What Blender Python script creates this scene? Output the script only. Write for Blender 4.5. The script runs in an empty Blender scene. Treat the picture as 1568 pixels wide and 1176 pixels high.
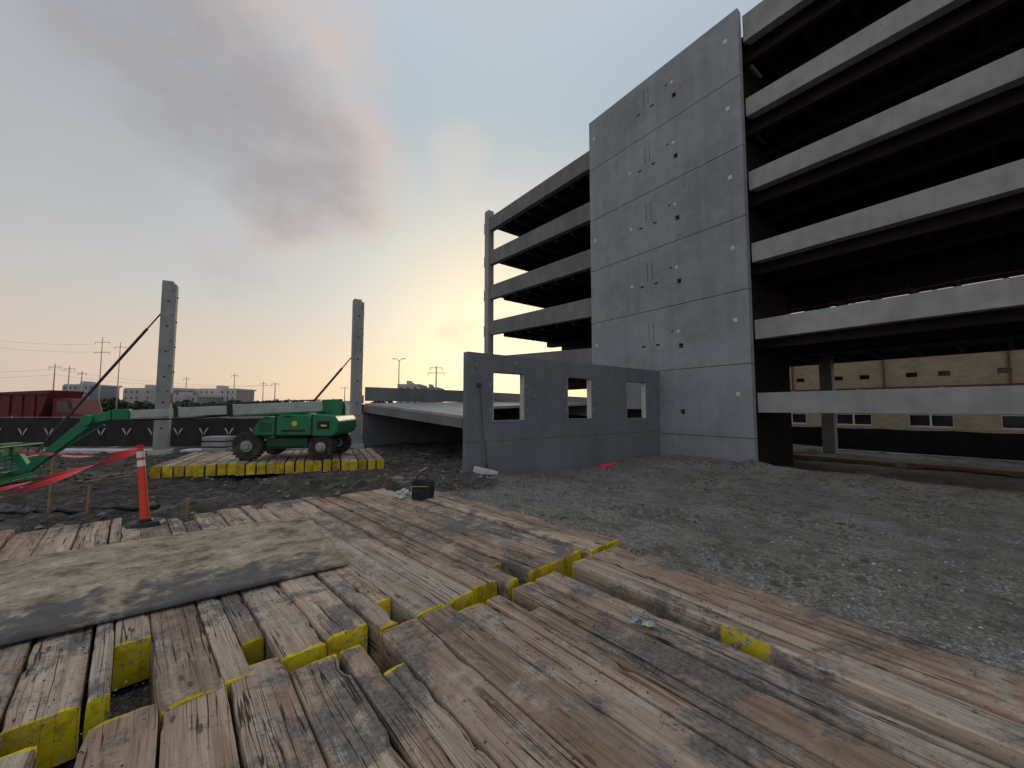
import bpy, bmesh, math, random
from mathutils import Vector, Matrix, noise
random.seed(7)
sc = bpy.context.scene
COL = sc.collection
# ------------------------------------------------------------------ frames
D1 = Vector((-0.5988, 0.8009, 0)); D2 = Vector((0.8009, 0.5988, 0))
A = Vector((9.68, 15.4, 0))
def G(t, d, z): return A + D1*t + D2*d + Vector((0, 0, z))
def ss(x):
    x = max(0.0, min(1.0, x)); return x*x*(3-2*x)
def pos(u, w): return D1*u + D2*w
def uw(x, y): return -0.5988*x+0.8009*y, 0.8009*x+0.5988*y
# ------------------------------------------------------------------ node dsl
class N:
    def __init__(s, tree):
        s.t = tree
    def n(s, typ, ins=None, **props):
        nd = s.t.nodes.new(typ)
        for k, v in props.items(): setattr(nd, k, v)
        if ins:
            for k, v in ins.items(): s.set(nd, k, v)
        return nd
    def set(s, nd, k, v):
        inp = nd.inputs[k]
        if isinstance(v, bpy.types.NodeSocket): s.t.links.new(v, inp)
        else: inp.default_value = v
    def noise(s, vec, scale, detail=4, rough=0.55, dist=0.0):
        nd = s.n('ShaderNodeTexNoise', {'Vector': vec, 'Scale': scale, 'Detail': detail, 'Roughness': rough, 'Distortion': dist})
        return nd.outputs[0]
    def noisec(s, vec, scale, detail=4):
        return s.n('ShaderNodeTexNoise', {'Vector': vec, 'Scale': scale, 'Detail': detail}).outputs[1]
    def vor(s, vec, scale, feature='F1', out='Distance'):
        nd = s.n('ShaderNodeTexVoronoi', {'Vector': vec, 'Scale': scale}, feature=feature)
        return nd.outputs[out]
    def mapv(s, vec, scale=(1,1,1), loc=(0,0,0), rot=(0,0,0)):
        return s.n('ShaderNodeMapping', {'Vector': vec, 'Scale': scale, 'Location': loc, 'Rotation': rot}).outputs[0]
    def m(s, op, a, b=0.0, clamp=False):
        nd = s.n('ShaderNodeMath', operation=op, use_clamp=clamp)
        s.set(nd, 0, a); s.set(nd, 1, b); return nd.outputs[0]
    def vm(s, op, a, b=None, out=0):
        nd = s.n('ShaderNodeVectorMath', operation=op)
        s.set(nd, 0, a)
        if b is not None: s.set(nd, 1, b)
        return nd.outputs[out]
    def scale(s, a, k):
        nd = s.n('ShaderNodeVectorMath', operation='SCALE'); s.set(nd, 0, a); nd.inputs['Scale'].default_value = k; return nd.outputs[0]
    def rng(s, v, a, b, c=0.0, d=1.0, smooth=True):
        nd = s.n('ShaderNodeMapRange', {'Value': v, 'From Min': a, 'From Max': b, 'To Min': c, 'To Max': d})
        nd.clamp = True
        if smooth: nd.interpolation_type = 'SMOOTHSTEP'
        return nd.outputs[0]
    def ramp(s, fac, stops):
        nd = s.n('ShaderNodeValToRGB', {'Fac': fac})
        cr = nd.color_ramp
        while len(cr.elements) < len(stops): cr.elements.new(0.5)
        for e, (p, c) in zip(cr.elements, stops):
            e.position = p; e.color = (*c, 1)
        return nd.outputs[0]
    def mix(s, fac, a, b, mode='MIX'):
        nd = s.n('ShaderNodeMix', data_type='RGBA', blend_type=mode)
        s.set(nd, 0, fac)
        for i, v in ((6, a), (7, b)):
            if isinstance(v, tuple) and len(v) == 3: v = (*v, 1)
            s.set(nd, i, v)
        return nd.outputs[2]
    def attr(s, name, out=2):
        return s.n('ShaderNodeAttribute', attribute_name=name).outputs[out]
def newmat(name):
    m = bpy.data.materials.new(name); m.use_nodes = True
    b = m.node_tree.nodes['Principled BSDF']
    return m, N(m.node_tree), b
def fin(n, b, col, rough=0.8, bump=None, bs=0.3, bd=0.01, metal=0.0, spec=0.3):
    n.set(b, 'Base Color', (*col, 1) if isinstance(col, tuple) and len(col) == 3 else col)
    n.set(b, 'Roughness', rough); n.set(b, 'Metallic', metal)
    n.set(b, 'Specular IOR Level', spec)
    if bump is not None:
        bp = n.n('ShaderNodeBump', {'Height': bump, 'Strength': bs, 'Distance': bd})
        n.set(b, 'Normal', bp.outputs[0])
def P(n): return n.n('ShaderNodeNewGeometry').outputs['Position']
def concrete(name, base, var=0.25, big_s=0.4):
    m, n, b = newmat(name); p = P(n)
    big = n.noise(p, big_s, 3, 0.6); mid = n.noise(p, 1.6, 4, 0.6, 0.8); fine = n.noise(p, 28, 2)
    st = n.noise(n.mapv(p, (3.0, 3.0, 0.18)), 1.0, 3)
    f = n.m('ADD', n.m('MULTIPLY', big, 0.6), n.m('MULTIPLY', mid, 0.3))
    f = n.m('ADD', f, n.m('MULTIPLY', st, 0.25)); f = n.m('ADD', f, n.m('MULTIPLY', fine, 0.1))
    lo = tuple(c*(1-var) for c in base); hi = tuple(c*(1+var) for c in base)
    c = n.ramp(f, [(0.50, lo), (0.63, base), (0.78, hi)])
    pale = n.rng(n.noise(n.mapv(p, loc=(9, 2, 5)), 0.9, 4, 0.6, 1.0), 0.60, 0.68, 0, 0.22)
    c = n.mix(pale, c, tuple(min(1, x*1.5) for x in base))
    fin(n, b, c, 0.82, n.m('ADD', n.m('MULTIPLY', fine, 0.4), mid), 0.2, 0.006)
    return m
def paint(name, col, rough=0.5, dirt=0.4, dcol=(0.10, 0.085, 0.07), metal=0.0, sc_=3.0):
    m, n, b = newmat(name); p = P(n)
    f = n.noise(p, sc_, 4, 0.7)
    k = n.rng(f, 0.42, 0.72, 0, dirt)
    c = n.mix(k, col, dcol)
    fin(n, b, c, rough, f, 0.08, 0.004, metal)
    return m
# ------------------------------------------------------------------ mesh builder
class MB:
    def __init__(s): s.v = []; s.f = []; s.m = []
    def box(s, F, a, b, c, mat=0):
        i = len(s.v)
        for z in c:
            for y in b:
                for x in a: s.v.append(F(x, y, z))
        for q in ((0,1,3,2),(4,6,7,5),(0,4,5,1),(2,3,7,6),(0,2,6,4),(1,5,7,3)):
            s.f.append([i+k for k in q]); s.m.append(mat)
    def beam(s, p, q, w, h, mat=0, w2=None, h2=None, up=Vector((0,0,1))):
        p = Vector(p); q = Vector(q); d = (q-p).normalized()
        x = d.cross(up)
        if x.length < 1e-3: x = Vector((1,0,0))
        x.normalize(); y = x.cross(d)
        w2 = w2 or w; h2 = h2 or h; i = len(s.v)
        for o, ww, hh in ((p, w, h), (q, w2, h2)):
            for sy in (-1, 1):
                for sx in (-1, 1): s.v.append(o + x*sx*ww/2 + y*sy*hh/2)
        for qd in ((0,1,3,2),(4,6,7,5),(0,4,5,1),(2,3,7,6),(0,2,6,4),(1,5,7,3)):
            s.f.append([i+k for k in qd]); s.m.append(mat)
    def tube(s, p, q, r, r2=None, n=10, mat=0):
        p = Vector(p); q = Vector(q); r2 = r if r2 is None else r2
        d = (q-p).normalized(); up = Vector((0,0,1)) if abs(d.z) < 0.9 else Vector((1,0,0))
        x = d.cross(up).normalized(); y = x.cross(d); i = len(s.v)
        for o, rr in ((p, r), (q, r2)):
            for k in range(n):
                a = 2*math.pi*k/n; s.v.append(o + x*math.cos(a)*rr + y*math.sin(a)*rr)
        for k in range(n):
            s.f.append([i+k, i+(k+1) % n, i+n+(k+1) % n, i+n+k]); s.m.append(mat)
        s.f.append([i+k for k in range(n)]); s.m.append(mat)
        s.f.append([i+n+k for k in range(n)]); s.m.append(mat)
    def path(s, pts, r, n=6, mat=0):
        for a, b in zip(pts[:-1], pts[1:]): s.tube(a, b, r, r, n, mat)
    def poly(s, pts, mat=0):
        i = len(s.v); s.v += [Vector(p) for p in pts]; s.f.append(list(range(i, i+len(pts)))); s.m.append(mat)
    def prism(s, F, prof, c0, c1, mat=0):
        i = len(s.v); n = len(prof)
        for c in (c0, c1):
            for a, b in prof: s.v.append(F(a, c, b))
        for k in range(n):
            s.f.append([i+k, i+(k+1) % n, i+n+(k+1) % n, i+n+k]); s.m.append(mat)
        s.f.append([i+k for k in range(n)]); s.m.append(mat)
        s.f.append([i+n+k for k in range(n)]); s.m.append(mat)
    def panel(s, F, A_, Z_, holes, d0, d1, mat=0):
        xs = sorted(set(list(A_)+[h[0] for h in holes]+[h[1] for h in holes]))
        zs = sorted(set(list(Z_)+[h[2] for h in holes]+[h[3] for h in holes]))
        def solid(i, j):
            if i < 0 or j < 0 or i >= len(xs)-1 or j >= len(zs)-1: return False
            cx = (xs[i]+xs[i+1])/2; cz = (zs[j]+zs[j+1])/2
            return not any(h[0] < cx < h[1] and h[2] < cz < h[3] for h in holes)
        idx = {}
        def V(i, j, k):
            if (i, j, k) not in idx:
                idx[(i, j, k)] = len(s.v); s.v.append(F(xs[i], (d0, d1)[k], zs[j]))
            return idx[(i, j, k)]
        def q(*a): s.f.append(list(a)); s.m.append(mat)
        for i in range(len(xs)-1):
            for j in range(len(zs)-1):
                if not solid(i, j): continue
                q(V(i,j,0), V(i+1,j,0), V(i+1,j+1,0), V(i,j+1,0)); q(V(i,j,1), V(i,j+1,1), V(i+1,j+1,1), V(i+1,j,1))
                if not solid(i-1, j): q(V(i,j,0), V(i,j+1,0), V(i,j+1,1), V(i,j,1))
                if not solid(i+1, j): q(V(i+1,j,0), V(i+1,j,1), V(i+1,j+1,1), V(i+1,j+1,0))
                if not solid(i, j-1): q(V(i,j,0), V(i,j,1), V(i+1,j,1), V(i+1,j,0))
                if not solid(i, j+1): q(V(i,j+1,0), V(i+1,j+1,0), V(i+1,j+1,1), V(i,j+1,1))
    def build(s, name, mats, parent=None, bevel=0, smooth=False, recalc=True):
        me = bpy.data.meshes.new(name)
        org = Vector((0,0,0))
        if parent is None:
            mn = Vector((min(v[i] for v in s.v) for i in range(3))); mx = Vector((max(v[i] for v in s.v) for i in range(3)))
            org = Vector(((mn.x+mx.x)/2, (mn.y+mx.y)/2, mn.z))
        me.from_pydata([tuple(Vector(v)-org) for v in s.v], [], s.f)
        for m in mats: me.materials.append(m)
        me.polygons.foreach_set('material_index', s.m)
        if recalc:
            bm = bmesh.new(); bm.from_mesh(me); bmesh.ops.recalc_face_normals(bm, faces=bm.faces); bm.to_mesh(me); bm.free()
        if smooth:
            me.polygons.foreach_set('use_smooth', [True]*len(me.polygons)); me.set_sharp_from_angle(angle=math.radians(38))
        ob = bpy.data.objects.new(name, me); COL.objects.link(ob); ob.location = org
        if parent is not None:
            ob.parent = parent; ob.matrix_parent_inverse = Matrix.Translation(-parent.location)
        if bevel:
            bv = ob.modifiers.new('Bevel', 'BEVEL'); bv.width = bevel; bv.segments = 2; bv.limit_method = 'ANGLE'; bv.angle_limit = math.radians(40)
        return ob
def empty(name, loc):
    e = bpy.data.objects.new(name, None); e.location = loc; COL.objects.link(e); e.empty_display_size = 0.3; return e
# ------------------------------------------------------------------ materials
M_wall = concrete('shear_wall_concrete', (0.262, 0.285, 0.318), 0.2, 0.3)
M_wwall = concrete('window_wall_concrete', (0.160, 0.175, 0.202), 0.15)
M_span = concrete('spandrel_concrete', (0.31, 0.315, 0.315), 0.2)
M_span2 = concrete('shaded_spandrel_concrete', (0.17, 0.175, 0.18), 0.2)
M_soff = concrete('shade_toned_soffit_concrete', (0.035, 0.033, 0.032), 0.3)  # near-black tone carries the interior shade in the colour
M_deck = concrete('deck_concrete', (0.5, 0.5, 0.5), 0.15)
M_colm = concrete('column_concrete', (0.30, 0.305, 0.31), 0.2)
M_dark = paint('painted_recess_shade', (0.012, 0.012, 0.013), 0.9, 0.2)  # black that puts recess shade into the colour
M_plate = paint('embed_plate', (0.62, 0.64, 0.66), 0.45, 0.3)
M_steel = paint('galvanised_steel', (0.35, 0.36, 0.37), 0.45, 0.4, metal=0.6)
M_rust = paint('dark_steel', (0.07, 0.05, 0.045), 0.6, 0.5)
M_green = paint('green_paint', (0.012, 0.20, 0.09), 0.38, 0.45)
M_dgreen = paint('dark_green_paint', (0.01, 0.11, 0.055), 0.5, 0.6)
M_boom = paint('boom_grey', (0.42, 0.47, 0.44), 0.45, 0.35)
M_tyre = paint('tyre_rubber', (0.03, 0.03, 0.03), 0.85, 0.7, (0.12, 0.10, 0.08))
M_hub = paint('wheel_hub', (0.35, 0.36, 0.35), 0.5, 0.6)
M_black = paint('black_plastic', (0.015, 0.015, 0.016), 0.5, 0.3)
M_glass, _n, _b = newmat('window_glass'); fin(_n, _b, (0.03, 0.035, 0.04), 0.12, spec=0.6)
M_orange = paint('orange_red_plastic', (0.72, 0.06, 0.03), 0.45, 0.4)
M_white = paint('white_paint', (0.72, 0.72, 0.72), 0.45, 0.3)
M_tape = paint('red_barrier_tape', (0.75, 0.06, 0.075), 0.4, 0.1)
M_red = paint('dark_red_paint', (0.13, 0.012, 0.02), 0.45, 0.4)
M_yel = paint('yellow_accent', (0.6, 0.65, 0.05), 0.5, 0.2)
M_navy = paint('navy_fabric', (0.015, 0.02, 0.035), 0.9, 0.3)
M_stake = paint('timber_stake', (0.30, 0.2, 0.12), 0.8, 0.5)
M_screen = paint('windscreen_mesh', (0.022, 0.022, 0.025), 0.8, 0.5, (0.05, 0.05, 0.05), sc_=1.0)
def wood():
    m, n, b = newmat('weathered_timber'); p = P(n)
    tc = n.attr('tc', 1); tone = n.attr('tone'); ed = n.attr('edge')
    g0 = n.noise(n.mapv(tc, (0.35, 7, 7)), 1.0, 3, 0.5, 0.6)
    g1 = n.noise(n.mapv(tc, (0.8, 26, 26)), 1.0, 6, 0.65, 0.3)
    g2 = n.noise(n.mapv(tc, (4.0, 130, 130)), 1.0, 3, 0.6)
    blot = n.noise(p, 1.15, 7, 0.74, 0.3); blot2 = n.noise(n.mapv(p, loc=(13, 5, 2)), 3.0, 7, 0.76, 0.3)
    f = n.m('ADD', n.m('ADD', n.m('MULTIPLY', g1, 0.40), n.m('MULTIPLY', g2, 0.30)), n.m('MULTIPLY', g0, 0.3))
    c = n.ramp(f, [(0.36, (0.135, 0.10, 0.078)), (0.45, (0.31, 0.245, 0.195)), (0.54, (0.45, 0.37, 0.305)), (0.66, (0.60, 0.52, 0.445))])
    tn = n.ramp(tone, [(0.0, (0.60, 0.55, 0.52)), (0.35, (0.92, 0.78, 0.70)), (0.65, (0.98, 0.97, 0.97)), (1.0, (1.20, 1.11, 1.02))])
    c = n.mix(1.0, c, tn, 'MULTIPLY')
    k = n.rng(blot2, 0.50, 0.62, 0, 0.55); c = n.mix(k, c, (0.50, 0.45, 0.395))
    k = n.rng(n.noise(n.mapv(tc, (0.8, 5, 5), (3, 9, 1)), 1.0, 3), 0.55, 0.70, 0, 0.55); c = n.mix(k, c, (0.27, 0.15, 0.09))
    mudk = n.m('ADD', n.m('ADD', n.m('MULTIPLY', blot, 0.72), n.m('MULTIPLY', blot2, 0.28)), n.m('MULTIPLY', g2, 0.22))
    k = n.rng(mudk, 0.615, 0.675, 0, 0.82); c = n.mix(k, c, n.ramp(n.noise(p, 30, 3, 0.7), [(0.35, (0.055, 0.052, 0.05)), (0.65, (0.18, 0.172, 0.165))]))
    sp = n.rng(n.noise(p, 16, 4, 0.85), 0.575, 0.65, 0, 0.6); c = n.mix(sp, c, (0.115, 0.10, 0.088))
    cr = n.noise(n.mapv(tc, (0.4, 16, 8), (7, 3, 2)), 1.0, 3, 0.5, 0.2)
    cr = n.m('ABSOLUTE', n.m('SUBTRACT', cr, 0.5)); ck = n.rng(cr, 0.004, 0.014, 1, 0)
    gate = n.rng(n.noise(n.mapv(tc, (0.7, 3, 3), (1, 8, 2)), 1.0, 1), 0.45, 0.53)
    ck = n.m('MULTIPLY', ck, gate)
    c = n.mix(n.m('MULTIPLY', ck, 0.9), c, (0.025, 0.018, 0.015))
    kd = n.vor(n.mapv(tc, (2.2, 6.5, 6.5)), 1.0); kk = n.rng(kd, 0.07, 0.11, 0.75, 0)
    c = n.mix(kk, c, (0.085, 0.05, 0.035))
    e = n.m('ADD', ed, n.m('MULTIPLY', n.m('SUBTRACT', blot2, 0.5), 0.22))
    yk = n.rng(e, 0.0, 0.012, 1, 0)
    wear = n.rng(n.noise(p, 8, 5, 0.75), 0.38, 0.49, 0.1, 1)
    yc = n.mix(n.rng(n.noise(p, 4, 5, 0.75), 0.42, 0.66), (0.74, 0.61, 0.012), (0.34, 0.27, 0.03))
    yc = n.mix(0.8, yc, tn, 'MULTIPLY')
    c = n.mix(n.m('MULTIPLY', yk, wear), c, yc)
    h = n.m('SUBTRACT', n.m('ADD', f, n.m('MULTIPLY', blot2, 0.6)), n.m('MULTIPLY', ck, 1.2))
    fin(n, b, c, 0.88, h, 0.8, 0.010, spec=0.15)
    return m
M_wood = wood()
def ground_mat():
    m, n, b = newmat('gravel_and_mud'); p = P(n)
    mud = n.attr('mud')
    v1 = n.vor(p, 38, out='Color'); vd = n.vor(p, 38); v2 = n.vor(p, 95, out='Color')
    g = n.m('ADD', n.m('MULTIPLY', n.n('ShaderNodeSeparateColor', {0: v1}).outputs[0], 0.6), n.m('MULTIPLY', n.n('ShaderNodeSeparateColor', {0: v2}).outputs[1], 0.4))
    c = n.ramp(g, [(0.1, (0.115, 0.102, 0.088)), (0.5, (0.255, 0.234, 0.208)), (0.85, (0.41, 0.38, 0.345)), (1.0, (0.60, 0.57, 0.53))])
    big = n.noise(p, 0.45, 6, 0.7, 0.6)
    c = n.mix(n.rng(big, 0.38, 0.60, 0.0, 0.65), c, (0.165, 0.145, 0.125))
    med = n.noise(p, 2.2, 6, 0.75)
    c = n.mix(n.rng(med, 0.49, 0.61, 0, 0.65), c, (0.10, 0.087, 0.075))
    mc = n.ramp(med, [(0.34, (0.028, 0.025, 0.022)), (0.5, (0.07, 0.060, 0.051)), (0.62, (0.13, 0.113, 0.097)), (0.75, (0.27, 0.24, 0.21))])
    mk = n.rng(n.m('ADD', mud, n.m('MULTIPLY', n.m('SUBTRACT', big, 0.5), 0.9)), 0.35, 0.65)
    c = n.mix(mk, c, mc)
    h = n.m('ADD', n.m('MULTIPLY', vd, 0.5), n.m('ADD', n.noise(p, 9, 4, 0.75), n.m('MULTIPLY', med, 1.5)))
    wet = n.rng(n.noise(n.mapv(p, loc=(4, 7, 0)), 0.5, 4, 0.6), 0.52, 0.62)
    r = n.m('SUBTRACT', 0.92, n.m('MULTIPLY', n.m('MULTIPLY', mk, wet), 0.5))
    fin(n, b, c, r, h, 1.0, 0.055, spec=0.25)
    return m
M_ground = ground_mat()
# ------------------------------------------------------------------ ground
def wr(u): return 4.03 if u < 3.1 else 4.0-0.16*(u-3.1)
def gh(x, y):
    u, w = uw(x, y)
    R = math.hypot(x, y)
    wre = wr(min(u, 8.3)); du = max(0, u-8.25, -6-u); dw = max(0, w-wre, -7.5-w); d = math.hypot(du, dw)
    rb = ss((w-wre)/0.16)
    z = rb*0.23 + (1-rb)*(-0.06)
    z += (-0.40-z)*ss(d/8.0)
    if w > 16.9:
        k = ss((w-17.0)/1.6)
        z -= 0.38*k*(1 if u < 8 else 0.5)
    if u < 6.6: z += 0.22*math.exp(-((w-16.3)/0.7)**2)
    z += 0.36*math.exp(-((x-7.2)**2+(y-16.0)**2)/5.5)
    if R < 140 and d > 0.02:
        p = Vector((x, y, 0)); amp = ss(d/0.8)
        mud = ss((-x-0.2)/1.5)
        z += amp*(0.08+0.07*mud)*noise.fractal(p*0.5, 1.0, 2.0, 4)
        if R < 45:
            z += amp*(0.032+0.045*mud)*noise.fractal(p*2.4, 0.7, 2.0, 5)
            z += amp*mud*0.06*max(0, noise.noise(p*4.0+Vector((3, 1, 0))))
            if x > 0: z -= 0.06*amp*max(0, math.cos((w*1.7+noise.noise(p*0.25)*3)))**6*(0.5+0.5*noise.noise(p*0.8))
        if mud > 0.2 and 8 < y < 20:
            z -= 0.12*mud*amp*max(0, math.cos((u*0.9+noise.noise(p*0.3)*2)*1.7))**4
    return z
def axis(lo, hi, s0, k):
    out = [0.0]
    x = 0.0
    while x < hi: x += max(s0, k*abs(x)); out.append(x)
    x = 0.0; neg = []
    while x > lo: x -= max(s0, k*abs(x)); neg.append(x)
    return neg[::-1]+out
xs = axis(-1800, 1800, 0.07, 0.015); ys = axis(-60, 2500, 0.07, 0.015)
verts = []; mudv = []
for y in ys:
    for x in xs:
        verts.append((x, y, gh(x, y)))
        u, w = uw(x, y)
        mm = ss((-x+0.4)/1.6)*ss((u-6.5)/1.5)
        if y > 21: mm *= 0.55
        if w > 17.2 and u < 12: mm = 0.6 if w < 19 else 0.0
        if math.hypot(x, y) > 40: mm = 0.6
        mudv.append(mm)
nx = len(xs); faces = [(j*nx+i, j*nx+i+1, (j+1)*nx+i+1, (j+1)*nx+i) for j in range(len(ys)-1) for i in range(nx-1)]
me = bpy.data.meshes.new('ground'); me.from_pydata(verts, [], faces); me.materials.append(M_ground)
at = me.attributes.new('mud', 'FLOAT', 'POINT'); at.data.foreach_set('value', mudv)
me.polygons.foreach_set('use_smooth', [True]*len(me.polygons))
go = bpy.data.objects.new('ground', me); COL.objects.link(go)
def stones(name, pts, mat):
    vs = []; fs = []
    oc = [Vector(q) for q in ((1,0,0),(-1,0,0),(0,1,0),(0,-1,0),(0,0,1),(0,0,-1))]
    of = ((0,2,4),(2,1,4),(1,3,4),(3,0,4),(2,0,5),(1,2,5),(3,1,5),(0,3,5))
    for (x, y, z, s) in pts:
        i = len(vs); a = random.random()*6.28; ca, sa = math.cos(a), math.sin(a)
        for o in oc:
            q = o*s*random.uniform(0.6, 1.25); q.x += random.uniform(-.3, .3)*s; q.y += random.uniform(-.3, .3)*s
            vs.append((x+q.x*ca-q.y*sa, y+q.x*sa+q.y*ca, z+q.z*0.65))
        fs += [tuple(i+k for k in f) for f in of]
    me = bpy.data.meshes.new(name); me.from_pydata(vs, [], fs); me.materials.append(mat)
    ob = bpy.data.objects.new(name, me); COL.objects.link(ob); return ob
def stone_mat(name, stops):
    m, n, b = newmat(name)
    r = n.n('ShaderNodeNewGeometry').outputs['Random Per Island']
    c = n.ramp(r, stops); fin(n, b, c, 0.9); return m
M_stone = stone_mat('crushed_stone', [(0, (0.10, 0.09, 0.08)), (0.6, (0.24, 0.22, 0.20)), (0.95, (0.38, 0.36, 0.33)), (1, (0.55, 0.54, 0.51))])
M_clod = stone_mat('mud_clod', [(0, (0.04, 0.035, 0.03)), (0.7, (0.10, 0.09, 0.08)), (1, (0.25, 0.23, 0.2))])
M_soil = stone_mat('soil_lump', [(0, (0.08, 0.07, 0.06)), (0.7, (0.15, 0.135, 0.115)), (1, (0.25, 0.23, 0.21))])
pts = []
while len(pts) < 24000:
    w = 4.0+13*random.random()**1.7; u = random.uniform(-9, 12)
    x, y, _ = pos(u, w)
    if y < 1 or w < wr(u)+0.03: continue
    if noise.noise(Vector((x, y, 0))*0.9) < random.uniform(-0.6, 0.3): continue
    pts.append((x, y, gh(x, y)+0.001, 0.005+0.020*random.random()**3))
stones('gravel', pts, M_stone)
pts = []
while len(pts) < 8000:
    w = random.uniform(4.3, 16.8); u = random.uniform(-9, 11); x, y, _ = pos(u, w)
    if y < 1.5: continue
    if noise.fractal(Vector((x*0.6, y*0.6, 7)), 1, 2, 3) < random.uniform(0.0, 0.5): continue
    pts.append((x, y, gh(x, y), 0.010+0.055*random.random()**3.5))
stones('soil_lumps', pts, M_soil)
pts = []
while len(pts) < 6000:
    x = random.uniform(-20, 2.0); y = random.uniform(6.5, 22)
    u, w = uw(x, y)
    if u < 8.4: continue
    if x > -0.5 and y > 11: continue
    pts.append((x, y, gh(x, y), 0.012+0.10*random.random()**3.5))
stones('mud_clods', pts, M_clod)
# ------------------------------------------------------------------ timber mats
def timber_mat(name, O, th, widths, u0, u1, z0, z1, row=0.08, slots=True, patch=None, seedk=0, gap=(0.008, 0.02), jz=0.010, ju=0.02, slotspec=None):
    rnd = random.Random(seedk+len(name)*31)
    th = math.radians(th); m = Vector((-math.sin(th), math.cos(th), 0)); n = Vector((math.cos(th), math.sin(th), 0))
    O = Vector((O[0], O[1], 0))
    V = []; Fc = []; TC = []; TN = []; ED = []
    def one(a0, a1, w0, w1, zt):
        tone = rnd.random(); off = Vector((rnd.random()*60, rnd.random()*60, rnd.random()*60)); r = rnd.uniform(0.006, 0.015)
        us = [a0, a0+0.008, a0+0.04]; x = a0+0.1
        while x < a1-0.1: us.append(x); x += row
        us += [a1-0.04, a1-0.008, a1]
        W_ = w1-w0
        prof = [(0, z0), (0, zt-0.12), (0, zt-r), (r*0.3, zt-r*0.3), (r, zt)] + [(W_*k, zt) for k in (0.25, 0.42, 0.58, 0.75)] + [(W_-r, zt), (W_-r*0.3, zt-r*0.3), (W_, zt-r), (W_, zt-0.12), (W_, z0)]
        base = len(V); np_ = len(prof)
        warp = rnd.uniform(-0.004, 0.004)
        tiltw = rnd.uniform(-0.035, 0.035)
        for iu, uu in enumerate(us):
            endd = min(iu, len(us)-1-iu)
            for ip, (ww, zz) in enumerate(prof):
                q = Vector((uu*1.3, ww*6, zz*6))+off
                dz = 0.0; dw = 0; dU = 0
                if zz > z0+0.01:
                    dz = 0.003*noise.fractal(q*1.5, 1.0, 2.0, 3) + warp*math.sin(uu*0.8) + tiltw*(ww-W_/2)
                    if 2 <= ip <= 4 or np_-5 <= ip <= np_-3:
                        chip = max(0, noise.noise(Vector((uu*4.5, (ip < 6)*9.3, 0))+off)-0.28)*0.06
                        if endd <= 4: chip += max(0, noise.noise(Vector((uu*2.5, (ip < 6)*5.3, 4))+off))*0.035
                        dz -= chip; dw = chip*0.7*(1 if ip < 6 else -1)
                    dw += 0.002*noise.noise(q)
                    if endd == 0: dz -= 0.008 if zz >= zt-r*1.1 else 0
                    if endd == 1 and zz >= zt-r*1.1: dz -= 0.002
                if endd <= 1: dU = 0.008*noise.noise(q*2.5)
                pt = O + m*(uu+dU) + n*(w0+ww+dw); pt.z = zz+dz
                V.append(pt); TC.append((uu+off.x, ww+off.y, zz+off.z)); TN.append(tone)
                e = min(uu-a0, a1-uu) - 0.012
                if patch and w0 < 0.01 and ip <= 3 and patch[0] < uu < patch[1]: e = -0.09
                ED.append(e)
        for iu in range(len(us)-1):
            for ip in range(np_-1):
                a = base+iu*np_+ip; Fc.append((a, a+1, a+np_+1, a+np_))
        for iu in (0, len(us)-1):
            b0 = len(V)
            for ip in range(np_):
                V.append(V[base+iu*np_+ip].copy()); TC.append((prof[ip][1]*1.0+off.x, prof[ip][0]+off.y, off.z)); TN.append(tone); ED.append(-0.09)
            Fc.append(tuple(b0+k for k in range(np_)))
    w = 0.0
    ns = len(widths); slot_i = rnd.choice([0, 1, 2]) if ns > 2 else 0
    sw, sl = 0.14, 0.40
    if slotspec: slot_i, sw, sl = slotspec
    for i, wd in enumerate(widths):
        zt = z1+rnd.uniform(-jz, jz); j0 = rnd.uniform(-ju, ju); j1 = rnd.uniform(-ju, ju)
        if slots and i == slot_i:
            one(u0+j0, u1+j1, w, w+wd-sw-0.003, zt); one(u0+j0+sl, u1+j1-sl, w+wd-sw, w+wd, zt-0.002)
        else: one(u0+j0, u1+j1, w, w+wd, zt)
        w += wd+rnd.uniform(*gap)
    me = bpy.data.meshes.new(name)
    me.from_pydata([tuple(v-O) for v in V], [], Fc)
    me.materials.append(M_wood)
    a = me.attributes.new('tc', 'FLOAT_VECTOR', 'POINT'); a.data.foreach_set('vector', [c for t in TC for c in t])
    a = me.attributes.new('tone', 'FLOAT', 'POINT'); a.data.foreach_set('value', TN)
    a = me.attributes.new('edge', 'FLOAT', 'POINT'); a.data.foreach_set('value', ED)
    bm = bmesh.new(); bm.from_mesh(me); bmesh.ops.recalc_face_normals(bm, faces=bm.faces); bm.to_mesh(me); bm.free()
    me.polygons.foreach_set('use_smooth', [True]*len(me.polygons)); me.set_sharp_from_angle(angle=math.radians(35))
    ob = bpy.data.objects.new(name, me); ob.location = O; COL.objects.link(ob)
    return ob
W4 = [0.293, 0.296, 0.294, 0.295]
k = 0
ends = [3.25, 3.3, 3.22, 3.3, 3.22, 3.02, 3.06, 3.10]
ww = -6.55
for i in range(8):
    k += 1
    timber_mat('timber_mat', pos(ends[i], ww), 45, W4, 0, 5.15+random.uniform(-.15, .15), 0.0, 0.30+random.uniform(-0.012, 0.012), seedk=k*7, slotspec=(3, 0.19, 0.62) if i == 4 else None)
    ww += 1.262
timber_mat('timber_mat', pos(3.14, ww), 45, [0.3, 0.3], 0.02, 4.4, 0.0, 0.31, slots=False, seedk=99)
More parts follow.
